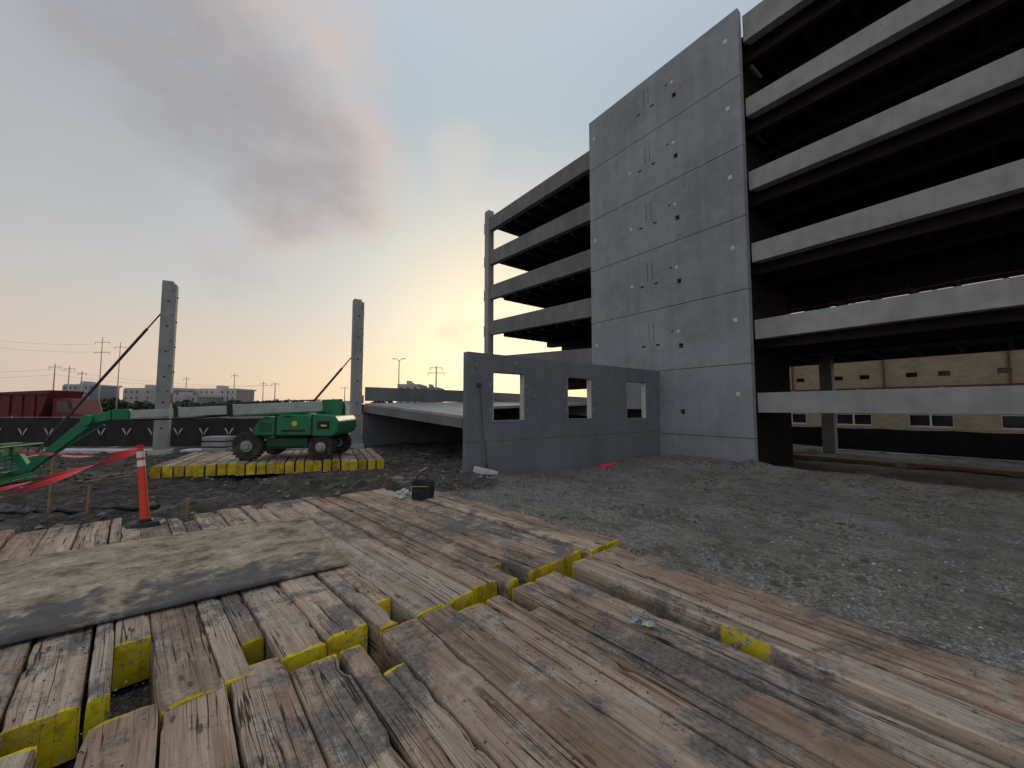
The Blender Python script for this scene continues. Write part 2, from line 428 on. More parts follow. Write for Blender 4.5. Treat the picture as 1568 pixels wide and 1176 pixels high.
for i, w0 in enumerate([-5.85, -4.6, -3.35, -2.1, -0.85, 0.40, 1.65]):
    k += 1
    e = [3.10, 3.08, 3.12, 3.2, 3.10, 2.97, 3.0][i]
    timber_mat('timber_mat', pos(e, w0), 41, W4, -6, 0, 0.0, [0.3, 0.31, 0.29, 0.3, 0.285, 0.30, 0.275][i], seedk=k*7+3, slotspec=(1, 0.15, 0.4) if i == 5 else None)
timber_mat('timber_mat', pos(3.06, 3.10), 38, [0.31, 0.3, 0.31], -6, 0, 0.0, 0.325, patch=(-1.95, -1.55), slots=True, seedk=55)
for i in range(6):
    th = 14; n_ = Vector((math.cos(math.radians(th)), math.sin(math.radians(th)), 0))
    o = Vector((-12.0, 12.85, 0)) + n_*(1.235*i)
    timber_mat('timber_mat', o, th+12, [0.262, 0.268, 0.26, 0.265], 0, 4.6, -0.34, 0.05+0.012*math.sin(i*2.3), row=0.3, seedk=200+i, slots=False, gap=(0.03, 0.06), jz=0.02, ju=0.05)
def sheet():
    m, n, b = newmat('muddy_composite_sheet'); p = P(n)
    u = n.vm('DOT_PRODUCT', p, tuple(D1), 'Value')
    f = n.noise(p, 0.9, 7, 0.68, 0.6); g = n.noise(p, 5, 5, 0.75)
    c = n.ramp(g, [(0.3, (0.05, 0.05, 0.05)), (0.6, (0.10, 0.098, 0.095))])
    k = n.rng(n.m('ADD', n.m('ADD', f, n.m('MULTIPLY', g, 0.35)), n.m('MULTIPLY', n.m('SUBTRACT', u, 5.1), 0.13)), 0.60, 0.70)
    mud = n.ramp(n.noise(p, 2.4, 7, 0.8), [(0.36, (0.10, 0.08, 0.065)), (0.48, (0.29, 0.23, 0.17)), (0.66, (0.50, 0.42, 0.335))])
    c = n.mix(k, c, mud); c = n.mix(n.rng(n.noise(p, 14, 4, 0.8), 0.56, 0.66, 0, 0.6), c, (0.10, 0.085, 0.07))
    fin(n, b, c, n.rng(k, 0, 1, 0.6, 0.9), n.m('ADD', f, g), 0.4, 0.010, spec=0.2); return m
M_sheet = sheet()
mb = MB(); ths = math.radians(37.5); o = pos(4.42, 1.12); sm = Vector((-math.sin(ths), math.cos(ths), 0)); sn = Vector((math.cos(ths), math.sin(ths), 0))
nu, nw = 24, 60
for j in range(nu+1):
    for i in range(nw+1):
        a = 2.35*j/nu; c = -6.0*i/nw
        q = o+sm*a+sn*c; q.z = 0.336+0.005*noise.noise(q*0.9)+(0.012*ss((i-50)/10)); mb.v.append(q)
for j in range(nu):
    for i in range(nw):
        a = j*(nw+1)+i; mb.f.append([a, a+1, a+nw+2, a+nw+1]); mb.m.append(0)
ob = mb.build('ground_protection_sheet', [M_sheet], smooth=True)
so = ob.modifiers.new('Solidify', 'SOLIDIFY'); so.thickness = 0.02; so.offset = 0
pts = []
while len(pts) < 8000:
    u = random.uniform(-2, 8.2); w = random.uniform(-4, 4.0); x, y, _ = pos(u, w)
    if noise.noise(Vector((x, y, 4))*0.8) < random.uniform(-0.1, 0.5): continue
    if u > 4.3 and u < 6.9 and w < 1.2: continue
    pts.append((x, y, 0.303 if w < 3.1 else 0.328, 0.002+0.009*random.random()**3))
stones('mud_crumbs', pts, M_clod)
# ------------------------------------------------------------------ garage
gar = empty('parking_garage', A)
joints = [-0.9, 0.78, 3.82, 6.9, 10.0, 13.05, 16.15, 19.2]
mb = MB()
hz = [1.72+3.09*i for i in range(6)]
for z0, z1 in zip(joints[:-1], joints[1:]):
    holes = [(2.86, 3.07, h, h+0.22) for h in hz if z0 < h < z1-0.25]
    if z0 == 0.78: holes.append((4.75, 7.2, 0.9, 1.95))
    mb.panel(G, (0, 8.39), (z0+0.012, z1-0.012), holes, 0, 0.32)
mb.build('shear_wall', [M_wall], gar, bevel=0.012)
mb = MB(); mb.box(G, (0.4, 8.3), (0.5, 5.5), (-1, 18.9))  # added black box backs the wall holes; interior shade in its colour
for z in joints[1:-1]: mb.box(G, (0.015, 8.375), (0.03, 0.29), (z-0.0115, z+0.0115))
mb.build('dark_core_backing', [M_dark], gar)
mb = MB()
for i in range(6):
    z = 2.5+3.1*i
    mb.box(G, (0.46, 0.61), (-0.006, 0.0), (z, z+0.17))
    if i > 0: mb.box(G, (3.0, 3.14), (-0.006, 0.0), (z-0.05, z+0.08))
    if i in (2, 3, 4): mb.box(G, (5.5, 5.64), (-0.006, 0.0), (z-0.35, z-0.22))
    if i in (1, 3, 5): mb.box(G, (7.95, 8.08), (-0.006, 0.0), (z-0.1, z+0.08))
mb.build('embed_plates', [M_plate], gar)
mb = MB()
for i in range(1, 6):
    z = 2.1+3.1*i
    for t in (4.35, 4.62): mb.box(G, (t, t+0.018), (-0.004, 0.0), (z+0.12, z+1.1))
    for t in (4.05, 4.85): mb.box(G, (t, t+0.2), (-0.006, 0.0), (z-0.12, z-0.04))
    mb.box(G, (3.3, 3.42), (-0.005, 0.0), (z+0.45, z+0.5))
mb.build('groove_shade_strips', [M_dark], gar)  # black strips on the face; groove shade is put into their colour
tops = [2.62, 5.62, 8.85, 11.95, 15.2, 18.98]
mb = MB(); ms = MB()
for i, zt in enumerate(tops):
    zb = zt-(0.80 if i < 5 else 1.2)
    for t0, t1 in ((-0.05, -9.3), (-9.33, -18.6)):
        mb.panel(G, (t1, t0), (zb, zt), [], 0.34, 0.56)
        mb.box(G, (t1+0.1, t0-0.1), (0.56, 0.75), (zb, zb+0.25))
        t = t0-1.2
        while t > t1+0.5 and i < 5: mb.box(G, (t-0.06, t+0.06), (0.40, 0.50), (zt, zt+0.025)); t -= 1.9
    zs = zb+0.36
    if i == 0:   # thin ground-level deck strip only along the facade
        ms.box(G, (-18.6, 0.3), (0.57, 4.0), (zs-0.1, zs))
        continue
    ms.box(G, (-18.6, 0.3), (0.57, 13.6), (zs, zs+0.10))
    ms.box(G, (0.3, 8.39), (5.6, 13.6), (zs+0.01, zs+0.11))
    t = -18.4; sd_ = 0.50 if i > 1 else 0.36
    while t < 8.2:
        ms.box(G, (t, t+0.16), (1.5 if t < 0.1 else 5.7, 13.3), (zs-sd_, zs-0.001)); t += 1.5
    ms.box(G, (-18.6, 8.3), (6.3, 6.9), (zs-(0.8 if i > 1 else 0.5), zs-0.002))
    ms.box(G, (-18.6, 8.3), (1.2, 1.45), (zs-0.66, zs-0.003))
    ms.box(G, (-18.6, 8.3), (3.4, 3.6), (zs-0.66, zs-0.003))
    ms.box(G, (-18.6, 8.4), (13.6, 13.82), (zb if i == 1 else zb+0.5, zt))
ms.box(G, (-18.6, 8.4), (13.6, 13.82), (2.3, 3.05))
mb.build('spandrels', [M_span], gar, bevel=0.015)
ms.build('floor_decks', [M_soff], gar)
mb = MB(); ms = MB()
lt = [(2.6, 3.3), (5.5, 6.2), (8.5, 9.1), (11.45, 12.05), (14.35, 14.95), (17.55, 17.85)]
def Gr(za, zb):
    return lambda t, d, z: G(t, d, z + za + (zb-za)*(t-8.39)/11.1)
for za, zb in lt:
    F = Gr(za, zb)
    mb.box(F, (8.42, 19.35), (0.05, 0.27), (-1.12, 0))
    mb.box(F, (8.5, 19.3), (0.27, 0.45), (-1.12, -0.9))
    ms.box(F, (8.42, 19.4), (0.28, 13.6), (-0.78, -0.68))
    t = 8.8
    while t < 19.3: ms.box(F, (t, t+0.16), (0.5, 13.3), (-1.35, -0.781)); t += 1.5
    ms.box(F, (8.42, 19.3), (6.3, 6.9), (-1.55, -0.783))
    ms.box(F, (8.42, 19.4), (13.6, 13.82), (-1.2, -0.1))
ms.box(G, (8.5, 18.1), (7.0, 7.3), (3.6, 17.2))  # added near-black wall gives the bays interior shade and hides sky
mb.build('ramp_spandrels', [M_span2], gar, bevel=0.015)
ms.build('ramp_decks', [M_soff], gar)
mb = MB()
mb.box(G, (19.37, 19.95), (-0.05, 0.5), (-1, 18.5))
for z in (2.2, 5.1, 8.1, 11.1, 14.0, 16.9): mb.box(G, (19.95, 20.12), (0.0, 0.42), (z-0.2, z+0.7))
mb.box(G, (19.37, 19.95), (13.3, 13.85), (-1, 17.6))
for t, d in ((1.45, 6.5), (-9.5, 6.5), (-9.5, 12.9), (0.5, 12.9), (9.5, 12.9), (-9.6, 0.8)):
    mb.box(G, (t, t+0.62), (d, d+0.62), (-1.2, 17.5))
mb.build('columns', [M_colm], gar, bevel=0.02)
mb = MB()
pts = [G(-1-1.2*i, 0.62, 5.85-0.04*(i % 2)) for i in range(11)]; mb.path(pts, 0.006, 5)
mb.build('safety_line', [M_red], gar)
# ------------------------------------------------------------------ window wall
F0 = G(4.135, 0, 0) - D2*10.79
def Fw(q, d, z): return F0 + D2*q + D1*d + Vector((0, 0, z))
wwl = empty('precast_window_wall', F0)
mb = MB()
wins = [(1.0, 2.37, 1.58, 3.2), (4.52, 5.92, 1.58, 3.2), (8.23, 9.72, 1.55, 3.2)]
mb.panel(Fw, (0, 10.77), (-1, 0.87), [], 0, 0.27)
mb.panel(Fw, (0, 10.77), (0.892, 3.83), wins, 0, 0.27)
mb.build('wall_panels', [M_wwall], wwl, bevel=0.014)
mb = MB()
for q0, q1, z0, z1 in wins:
    mb.box(Fw, (q1-0.045, q1-0.002), (0.03, 0.24), (z0+0.002, z1-0.002)); mb.box(Fw, (q0+0.002, q0+0.045), (0.03, 0.24), (z0+0.002, z1-0.002))
mb.build('pale_reveal_strips', [M_deck], wwl)  # pale strips put the light on the window reveals into colour
mb = MB()
mb.box(Fw, (0.02, 10.7), (0.03, 0.24), (0.871, 0.891))
for q, z in ((1.9, 3.45), (2.75, 2.35), (4.2, 2.35), (6.2, 2.2), (7.9, 2.35), (9.95, 2.3), (0.3, 3.3), (7.0, 3.4)):
    mb.box(Fw, (q, q+0.05), (-0.05, 0.0), (z, z+0.1)); mb.box(Fw, (q-0.03, q+0.12), (-0.02, 0), (z+0.1, z+0.15))
mb.build('lifting_brackets', [M_steel], wwl)
mb = MB()
for q0, q1, z0, z1 in wins:
    for (a, b) in ((q0-0.14, q0-0.05), (q1+0.05, q1+0.14)):
        mb.box(Fw, (a, b), (-0.008, 0), (1.9, 2.0)); mb.box(Fw, (a, b), (-0.008, 0), (2.75, 2.85))
mb.build('embed_plates', [M_wall], wwl)
mb = MB()
pts = []
for i in range(60):
    s = i/59; pts.append(Fw(0.42+0.22*s+0.02*math.sin(s*9), -0.06-0.10*s, 2.75-2.5*s))
for i in range(len(pts)-1):
    dd = Vector((0.012, 0, 0)) if i % 2 else Vector((0, 0.012, 0))
    mb.tube(pts[i]+dd, pts[i+1]+dd, 0.008, 0.008, 5); mb.tube(pts[i]-dd, pts[i+1]-dd, 0.008, 0.008, 5)
mb.box(Fw, (0.34, 0.50), (-0.05, 0.0), (2.7, 2.82)); mb.tube(pts[-1], pts[-1]-Vector((0, 0, 0.22)), 0.03, 0.045, 8)
mb.build('lifting_chain', [M_rust])
def blob(name, F, sx, sy, sz, mat, seed=0, crumple=0.35):
    bm = bmesh.new(); bmesh.ops.create_icosphere(bm, subdivisions=3, radius=1)
    for v in bm.verts:
        k = 1+crumple*noise.noise(v.co*1.7+Vector((seed, 0, 0)))+crumple*0.5*noise.noise(v.co*4+Vector((0, seed, 0)))
        v.co *= k; v.co.z = max(v.co.z, -0.5); v.co = Vector((v.co.x*sx, v.co.y*sy, (v.co.z+0.5)*sz))
    me = bpy.data.meshes.new(name); bm.to_mesh(me); bm.free(); me.materials.append(mat)
    ob = bpy.data.objects.new(name, me); ob.location = F; COL.objects.link(ob); return ob
for q, s in ((6.2, 0.14), (6.75, 0.10)):
    p = Fw(q, -0.4, 0); blob('safety_netting', (p.x, p.y, gh(p.x, p.y)-0.02), s*1.9, s, s*0.6, M_tape, q, crumple=0.6)
p = Fw(0.35, -0.35, 0); mb = MB(); gz = gh(p.x, p.y)
mb.prism(lambda a, c, b: Vector((p.x+a, p.y+c, gz+b)), [(-0.3, 0), (0.5, 0), (0.5, 0.06), (0.1, 0.16), (-0.25, 0.24)], 0, 0.25)
mb.build('metal_shim_box', [M_plate], bevel=0.01)
# ------------------------------------------------------------------ ramp slab & low spandrel left
rs = empty('precast_ramp', (-5, 24, 0))
c2 = Vector((-9.3, 23.9, 0)); cC = Vector((-1.9, 30.6, 0)); e = (cC-c2).normalized(); pe = Vector((e.y, -e.x, 0))
def Fr(a, d, z): return c2+e*a+pe*d+Vector((0, 0, z))
mb = MB(); L = (cC-c2).length
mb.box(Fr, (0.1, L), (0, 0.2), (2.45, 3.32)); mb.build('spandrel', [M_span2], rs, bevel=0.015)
mb = MB(); mb.box(Fr, (0.0, L), (0.02, 0.2), (-0.9, 2.2)); mb.build('retaining_wall', [M_wwall], rs)
mb = MB()
top = [(-9.1, 23.7, 2.30), (-2.15, 17.1, 1.66), (-1.6, 19.6, 2.08), (5.3, 22.6, 2.32), (4.2, 24.5, 2.4), (-2.0, 30.3, 2.5)]
i = len(mb.v); n5 = len(top)
for dz in (0, -0.13):
    for t in top: mb.v.append(Vector(t)+Vector((0, 0, dz)))
mb.f.append([i+k for k in range(n5)]); mb.m.append(0); mb.f.append([i+n5+k for k in range(n5)]); mb.m.append(1)
for k in range(n5): mb.f.append([i+k, i+(k+1) % n5, i+n5+(k+1) % n5, i+n5+k]); mb.m.append(0)
a = Vector(top[0]); b = Vector(top[1]); c = Vector(top[2])
mb.beam(a-Vector((0, -0.1, 0.34)), b-Vector((0, -0.1, 0.34)), 0.25, 0.40, 2)
for s in (0.25, 0.5, 0.75):
    p = a.lerp(b, s)+Vector((0.1, 0.3, -0.42)); q = Vector(top[5]).lerp(Vector(top[3]), s*0.8)+Vector((0, 0, -0.42)); mb.beam(p, q, 0.15, 0.5, 1)
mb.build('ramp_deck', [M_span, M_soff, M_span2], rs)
mb = MB(); mb.beam(Vector((-1.5, 22.5, 0.6)), Vector((5.2, 24.5, 0.6)), 0.3, 3.0); mb.build('dark_backing_wall', [M_soff], rs)  # added near-black wall stands in for shade below the slab
# ------------------------------------------------------------------ lone columns with braces
def lone_column(x, y, top, rot, br_top, br_end):
    p = empty('precast_column', (x, y, -0.4)); r = math.radians(rot)
    ax = Vector((math.cos(r), math.sin(r), 0)); ay = Vector((-math.sin(r), math.cos(r), 0))
    F = lambda a, b, c: Vector((x, y, 0))+ax*a+ay*b+Vector((0, 0, c))
    mb = MB(); mb.box(F, (-0.3, 0.3), (-0.28, 0.28), (-0.6, top)); mb.box(F, (-0.3, 0.16), (-0.26, 0.26), (top+0.001, top+0.15)); mb.box(F, (0.301, 0.42), (-0.2, 0.2), (2.3, 2.8))
    mb.build('shaft', [M_colm], p, bevel=0.02)
    mb = MB()
    z = 0.9
    while z < top:
        mb.box(F, (-0.05, 0.05), (-0.286, -0.28), (z, z+0.1)); mb.box(F, (0.3, 0.36), (-0.06, 0.06), (z+0.3, z+0.36)); mb.box(F, (0.14, 0.2), (-0.286, -0.28), (z+0.6, z+0.68)); z += 1.35
    mb.build('inserts', [M_rust], p)
    mb = MB(); mb.box(F, (-0.45, 0.45), (-0.42, 0.42), (-0.5, -0.18)); mb.build('grout_base', [M_deck], p)
    mb = MB(); a = Vector(br_top); b = Vector(br_end); d = b-a
    mb.tube(a, a+d*0.12, 0.035, 0.035, 8); mb.tube(a+d*0.12, a+d*0.9, 0.065, 0.065, 10); mb.tube(a+d*0.9, b, 0.035, 0.035, 8)
    mb.box(lambda u, v, w: b+Vector((u, v, w)), (-0.25, 0.25), (-0.15, 0.15), (-0.1, 0.12))
    mb.build('brace', [M_rust], p)
lone_column(-18.45, 20.3, 8.65, 33, (-18.75, 20.2, 7.1), (-23.8, 19.2, -0.35))
lone_column(-9.62, 23.6, 8.6, 33, (-9.9, 23.4, 5.1), (-14.2, 23.0, -0.35))
mb = MB(); mb.beam((-25, 20.9, -0.32), (-19.2, 20.6, -0.32), 0.9, 0.22); mb.beam((-17.6, 20.7, -0.32), (-10.5, 23.2, -0.32), 0.9, 0.22); mb.build('grade_beam', [M_deck], bevel=0.03)
mb = MB()
rr = random.Random(5)
for i in range(12):
    x = rr.uniform(-14, -1.5); y = rr.uniform(10.5, 20); u, w = uw(x, y)
    if -12.5 < x < -3.5 and 12 < y < 18.5: continue
    a = rr.uniform(0, 3.14); L = rr.uniform(0.4, 1.4); g = gh(x, y)+0.03
    mb.beam((x, y, g), (x+math.cos(a)*L, y+math.sin(a)*L, gh(x+math.cos(a)*L, y+math.sin(a)*L)+0.04), 0.09, 0.04)
mb.build('scrap_lumber', [M_stake])
# ------------------------------------------------------------------ boom lift
bl = empty('boom_lift', (-8.6, 15.2, 0.05))
L0 = Vector((-9.85, 14.3, 0.06)); e1 = Vector((0.993, 0.115, 0)); e2 = Vector((-0.115, 0.993, 0))
def FL(a, b, c): return L0+e1*a+e2*b+Vector((0, 0, c))
mb = MB()
for a, b, r in ((0, 0, 0.53), (2.62, 0, 0.47), (0, 2.0, 0.53), (2.62, 2.0, 0.47)):
    prof = [(0, 0.72), (0.03, 0.93), (0.09, 1.0), (0.29, 1.0), (0.35, 0.93), (0.38, 0.72)]
    for (d0, k0), (d1, k1) in zip(prof[:-1], prof[1:]): mb.tube(FL(a, b-0.02+d0, r), FL(a, b-0.02+d1, r), r*k0, r*k1, 28)
    for kk in range(22):
        an = 2*math.pi*kk/22; c = FL(a+math.cos(an)*r*0.99, b+0.17, r+math.sin(an)*r*0.99)
        mb.beam(c-e2*0.17, c+e2*0.17, 0.05, 0.05, 0, up=Vector((math.cos(an), 0.1, math.sin(an))))
mb.build('tyres', [M_tyre], bl, smooth=True)
mb = MB()
for a, b, r in ((0, 0, 0.53), (2.62, 0, 0.47), (0, 2.0, 0.53), (2.62, 2.0, 0.47)):
    mb.tube(FL(a, b-0.03, r), FL(a, b+0.05, r), r*0.36, r*0.62, 20); mb.tube(FL(a, b-0.09, r), FL(a, b-0.03, r), r*0.2, r*0.28, 14)
mb.build('hubs', [M_hub], bl, smooth=True)
mb = MB()
mb.box(FL, (-0.1, 2.7), (0.55, 1.8), (0.38, 0.68)); mb.box(FL, (0.55, 2.05), (0.25, 1.95), (0.40, 0.80))
for a in (0, 2.62): mb.beam(FL(a, 0.3, 0.5), FL(a, 2.1, 0.5), 0.22, 0.2)
mb.tube(FL(1.3, 1.18, 0.78), FL(1.3, 1.18, 0.95), 0.6, 0.6, 20)
mb.build('chassis', [M_dgreen], bl, bevel=0.03)
mb = MB()
mb.prism(FL, [(0.25, 0.92), (0.98, 0.92), (1.0, 1.60), (0.62, 1.62), (0.42, 1.5), (0.20, 1.15)], -0.05, 0.75)
mb.prism(FL, [(1.05, 0.92), (2.3, 0.92), (2.3, 1.62), (2.15, 1.70), (1.2, 1.70), (1.05, 1.62)], -0.1, 0.72)
mb.prism(FL, [(2.33, 0.88), (3.05, 0.88), (3.24, 1.0), (3.28, 1.45), (3.12, 1.66), (2.33, 1.72)], -0.1, 2.3)
mb.prism(FL, [(0.4, 0.92), (2.3, 0.92), (2.3, 1.62), (0.7, 1.56)], 1.55, 2.3)
mb.box(FL, (0.4, 3.1), (0.0, 2.2), (0.90, 1.02))
mb.build('turret_covers', [M_green], bl, bevel=0.05)
mb = MB()
mb.box(FL, (1.25, 2.1), (-0.108, -0.1), (1.05, 1.14)); mb.box(FL, (2.5, 2.95), (-0.108, -0.1), (1.15, 1.45))
for kk in range(6): mb.box(FL, (0.45, 0.9), (-0.056, -0.05), (1.05+kk*0.06, 1.075+kk*0.06))
mb.box(FL, (1.0, 1.04), (-0.08, 0.7), (0.92, 1.66)); mb.box(FL, (2.3, 2.335), (-0.09, 0.7), (0.92, 1.7))
mb.box(FL, (1.3, 1.6), (-0.13, -0.1), (1.62, 1.66)); mb.box(FL, (0.7, 1.9), (0.2, 0.249), (0.45, 0.5))
mb.build('vents', [M_black], bl)
mb = MB(); mb.tube(FL(1.7, -0.104, 1.36), FL(1.7, -0.1, 1.36), 0.10, 0.10, 20); mb.box(FL, (2.65, 2.85), (-0.114, -0.108), (1.25, 1.32)); mb.build('decals', [M_yel], bl)
pv = FL(2.75, 0.95, 2.05); tip = Vector((-12.4, 12.35, 1.80)); d = (tip-pv)
mb = MB()
for s in (-0.24, 0.24):
    mb.prism(FL, [(1.9, 1.3), (3.15, 1.3), (3.1, 2.15), (2.8, 2.32), (2.4, 2.15)], 1.0+s-0.03, 1.0+s+0.03)
mb.beam(pv-d*0.05, pv+d*0.07, 0.40, 0.50)
mb.beam(tip-d*0.015, tip+d*0.05, 0.28, 0.34)
mb.beam(pv+d*0.07-Vector((0,0,0.235)), pv+d*0.56-Vector((0,0,0.225)), 0.34, 0.06)
mb.build('boom_mount', [M_green], bl, bevel=0.02)
mb = MB(); mb.beam(pv+d*0.071, pv+d*0.56, 0.34, 0.38, 0); mb.beam(pv+d*0.56, pv+d*0.80, 0.27, 0.31, 0); mb.beam(pv+d*0.8, tip-d*0.016, 0.22, 0.25, 0)
up = Vector((0, 0, 0.24)); mb.path([pv+d*0.08+up, pv+d*0.3+up*1.05, pv+d*0.54+up], 0.03, 6, 1); mb.path([pv+d*0.56-up*0.85, pv+d*0.8-up*0.95, pv+d*0.97-up*0.8], 0.03, 6, 1)
mb.tube(pv+Vector((-0.3, 0, -0.45)), pv+d*0.28-up*1.1, 0.07, 0.07, 10, 1)
mb.beam(pv+d*0.545, pv+d*0.572, 0.39, 0.43, 1); mb.beam(pv+d*0.79, pv+d*0.808, 0.32, 0.36, 1)
mb.build('boom_sections', [M_boom, M_black], bl, bevel=0.012)
t2 = Vector((-13.35, 12.2, 1.62)); t3 = Vector((-14.75, 11.8, 0.12))
mb = MB(); tt = tip+d*0.05
mb.beam(tt, t2, 0.20, 0.28); mb.tube(t2-e2*0.2, t2+e2*0.2, 0.17, 0.17, 14); mb.beam(t2, t3, 0.18, 0.30, 0, 0.16, 0.2); mb.tube(t2+Vector((0.3, 0.1, -0.15)), t3+Vector((0.35, 0.1, 0.3)), 0.04, 0.04, 8)
mb.beam(t3, t3+Vector((-0.25, -0.1, 0.5)), 0.2, 0.2); mb.beam(t3, t3+Vector((-0.35, -0.1, -0.1)), 0.2, 0.16)
mb.build('jib', [M_green], bl, bevel=0.015)
mb = MB(); bc = Vector((-15.45, 11.5, -0.25)); bx = Vector((0.35, -0.94, 0)).normalized(); by = Vector((0.94, 0.35, 0)).normalized()
def FB(a, b, c): return bc+bx*a+by*b+Vector((0, 0, c))
mb.box(FB, (-1.1, 1.1), (-0.42, 0.42), (0, 0.06))
for z in (0.35, 0.72, 1.1):
    cs = [FB(-1.1, -0.42, z), FB(1.1, -0.42, z), FB(1.1, 0.42, z), FB(-1.1, 0.42, z), FB(-1.1, -0.42, z)]; mb.path(cs, 0.025, 8)
for a in (-1.1, -0.55, 0, 0.55, 1.1):
    for b in (-0.42, 0.42): mb.tube(FB(a, b, 0.05), FB(a, b, 1.1), 0.022, 0.022, 8)
mb.box(FB, (-0.35, 0.35), (0.25, 0.40), (0.8, 1.2)); mb.box(FB, (-0.9, 0.9), (0.425, 0.44), (0.08, 0.32))
mb.build('platform_basket', [M_green], bl)
# ------------------------------------------------------------------ delineator and tape
dl = empty('traffic_delineator', (-5.37, 5.72, 0.3))
mb = MB(); b0 = Vector((-5.37, 5.72, 0.32))
lean = Vector((-0.16, 0.02, 1.08)); mb.tube(b0, b0+lean*0.05, 0.085, 0.06, 20); mb.tube(b0+lean*0.05, b0+lean, 0.055, 0.042, 20); mb.tube(b0+lean, b0+lean*1.05, 0.03, 0.05, 16)
mb.build('post', [M_orange], dl, smooth=True)
mb = MB()
for s0, s1 in ((0.76, 0.84), (0.88, 0.96)): mb.tube(b0+lean*s0, b0+lean*s1, 0.0475, 0.0455, 20)
mb.build('reflective_bands', [M_white], dl, smooth=True)
mb = MB(); mb.tube(b0-Vector((0, 0, 0.02)), b0+Vector((0, 0, 0.035)), 0.23, 0.20, 8); mb.tube(b0+Vector((0, 0, 0.035)), b0+Vector((0, 0, 0.07)), 0.10, 0.08, 8); mb.build('rubber_base', [M_black], dl, bevel=0.008)
def ribbon(name, pts, wd, mat, seg=40, tw=2.5, sag=0.15):
    mb = MB()
    for a, b in zip(pts[:-1], pts[1:]):
        a = Vector(a); b = Vector(b); i0 = len(mb.v)
        dv = (b-a).normalized(); sx = dv.cross(Vector((0, 0, 1))).normalized(); sy = sx.cross(dv)
        for i in range(seg+1):
            s = i/seg; c = a.lerp(b, s)-Vector((0, 0, sag*4*s*(1-s))); an = tw*s+0.6*noise.noise(Vector((s*5, a.x, 0)))+1.2
            o = (sx*math.cos(an)+sy*math.sin(an))*wd/2; mb.v += [c-o, c+o]
        for i in range(seg): k = i0+2*i; mb.f.append([k, k+1, k+3, k+2]); mb.m.append(0)
    return mb.build(name, [mat], smooth=True, recalc=False)
tp = b0+lean
ribbon('barrier_tape', [tp-Vector((0, 0, .02)), (-7.9, 4.75, 0.42)], 0.075, M_tape, 60, 9, 0.04)
ribbon('barrier_tape', [tp-Vector((0, 0, .05)), (-8.3, 4.95, 0.60)], 0.05, M_tape, 60, 12, 0.06)
ribbon('barrier_tape', [tp, (-9.5, 8.0, 1.05), (-15.0, 10.0, 1.2)], 0.05, M_tape, 40, 4, 0.08)
mb = MB()
for (x, y, h) in ((-8.6, 7.9, 0.55), (-6.0, 7.2, 0.4), (-9.5, 8.0, 1.1)):
    g = gh(x, y); mb.beam((x, y, g-0.1), (x+0.02, y, g+h), 0.045, 0.045)
mb.build('survey_stakes', [M_stake])
mb = MB(); pts = []
for i in range(30):
    s = i/29; x = -15+7.5*s; y = 8.6-0.3*s+0.15*math.sin(s*6); pts.append(Vector((x, y, gh(x, y)+0.05)))
mb.path(pts, 0.05, 10); mb.build('black_hose', [M_black], smooth=True)
tb = empty('tool_bag', (-1.68, 7.35, 0.3)); to = Vector((-1.68, 7.3, 0.305))
Ft = lambda a, b, c: to+Vector((a, b, c))+Vector((b*0.3, 0, 0))
mb = MB(); mb.prism(Ft, [(-0.16, 0), (0.16, 0), (0.175, 0.22), (0.15, 0.33), (0.05, 0.37), (-0.10, 0.37), (-0.155, 0.32), (-0.17, 0.2)], -0.10, 0.12)
mb.prism(Ft, [(-0.12, 0.02), (0.11, 0.02), (0.11, 0.17), (-0.12, 0.19)], -0.14, -0.102); mb.build('body', [M_navy], tb, bevel=0.02)
mb = MB(); mb.path([Ft(-0.12, 0, 0.36), Ft(-0.08, 0, 0.45), Ft(0.06, 0, 0.45), Ft(0.1, 0, 0.36)], 0.012, 8); mb.box(Ft, (-0.1, 0.1), (-0.145, -0.14), (0.12, 0.125)); mb.build('handle', [M_black], tb)
mb = MB(); mb.box(Ft, (-0.155, 0.155), (-0.106, -0.1), (0.24, 0.248)); mb.box(Ft, (-0.155, -0.148), (-0.106, -0.1), (0.03, 0.24)); mb.build('trim', [M_yel], tb)
blob('plastic_bag', (-2.1, 7.45, 0.30), 0.14, 0.11, 0.09, paint('plastic_film', (0.5, 0.5, 0.48), 0.3, 0.3), 3, crumple=0.7)
p = Vector((1.03, 3.13, 0.305))
def crumple_sheet(name, c, sx, sy, mats, rot):
    mb = MB(); nn = 9; r = math.radians(rot)
    for j in range(nn):
        for i in range(nn):
            a = (i/(nn-1)-.5)*sx*(1+.3*random.random()); b = (j/(nn-1)-.5)*sy*(1+.3*random.random())
            mb.v.append(c+Vector((a*math.cos(r)-b*math.sin(r), a*math.sin(r)+b*math.cos(r), random.random()*0.02)))
    for j in range(nn-1):
        for i in range(nn-1): k = j*nn+i; mb.f.append([k, k+1, k+nn+1, k+nn]); mb.m.append(1 if 2 <= i <= 3 else (2 if i == 5 and j < 4 else 0))
    mb.build(name, mats, recalc=False)
M_blue = paint('blue_print', (0.05, 0.12, 0.25), 0.4, 0.3)
M_foil = paint('wrapper_film', (0.42, 0.42, 0.42), 0.35, 0.5)
crumple_sheet('snack_wrapper', p, 0.15, 0.06, [M_foil, M_blue, M_yel], -30)
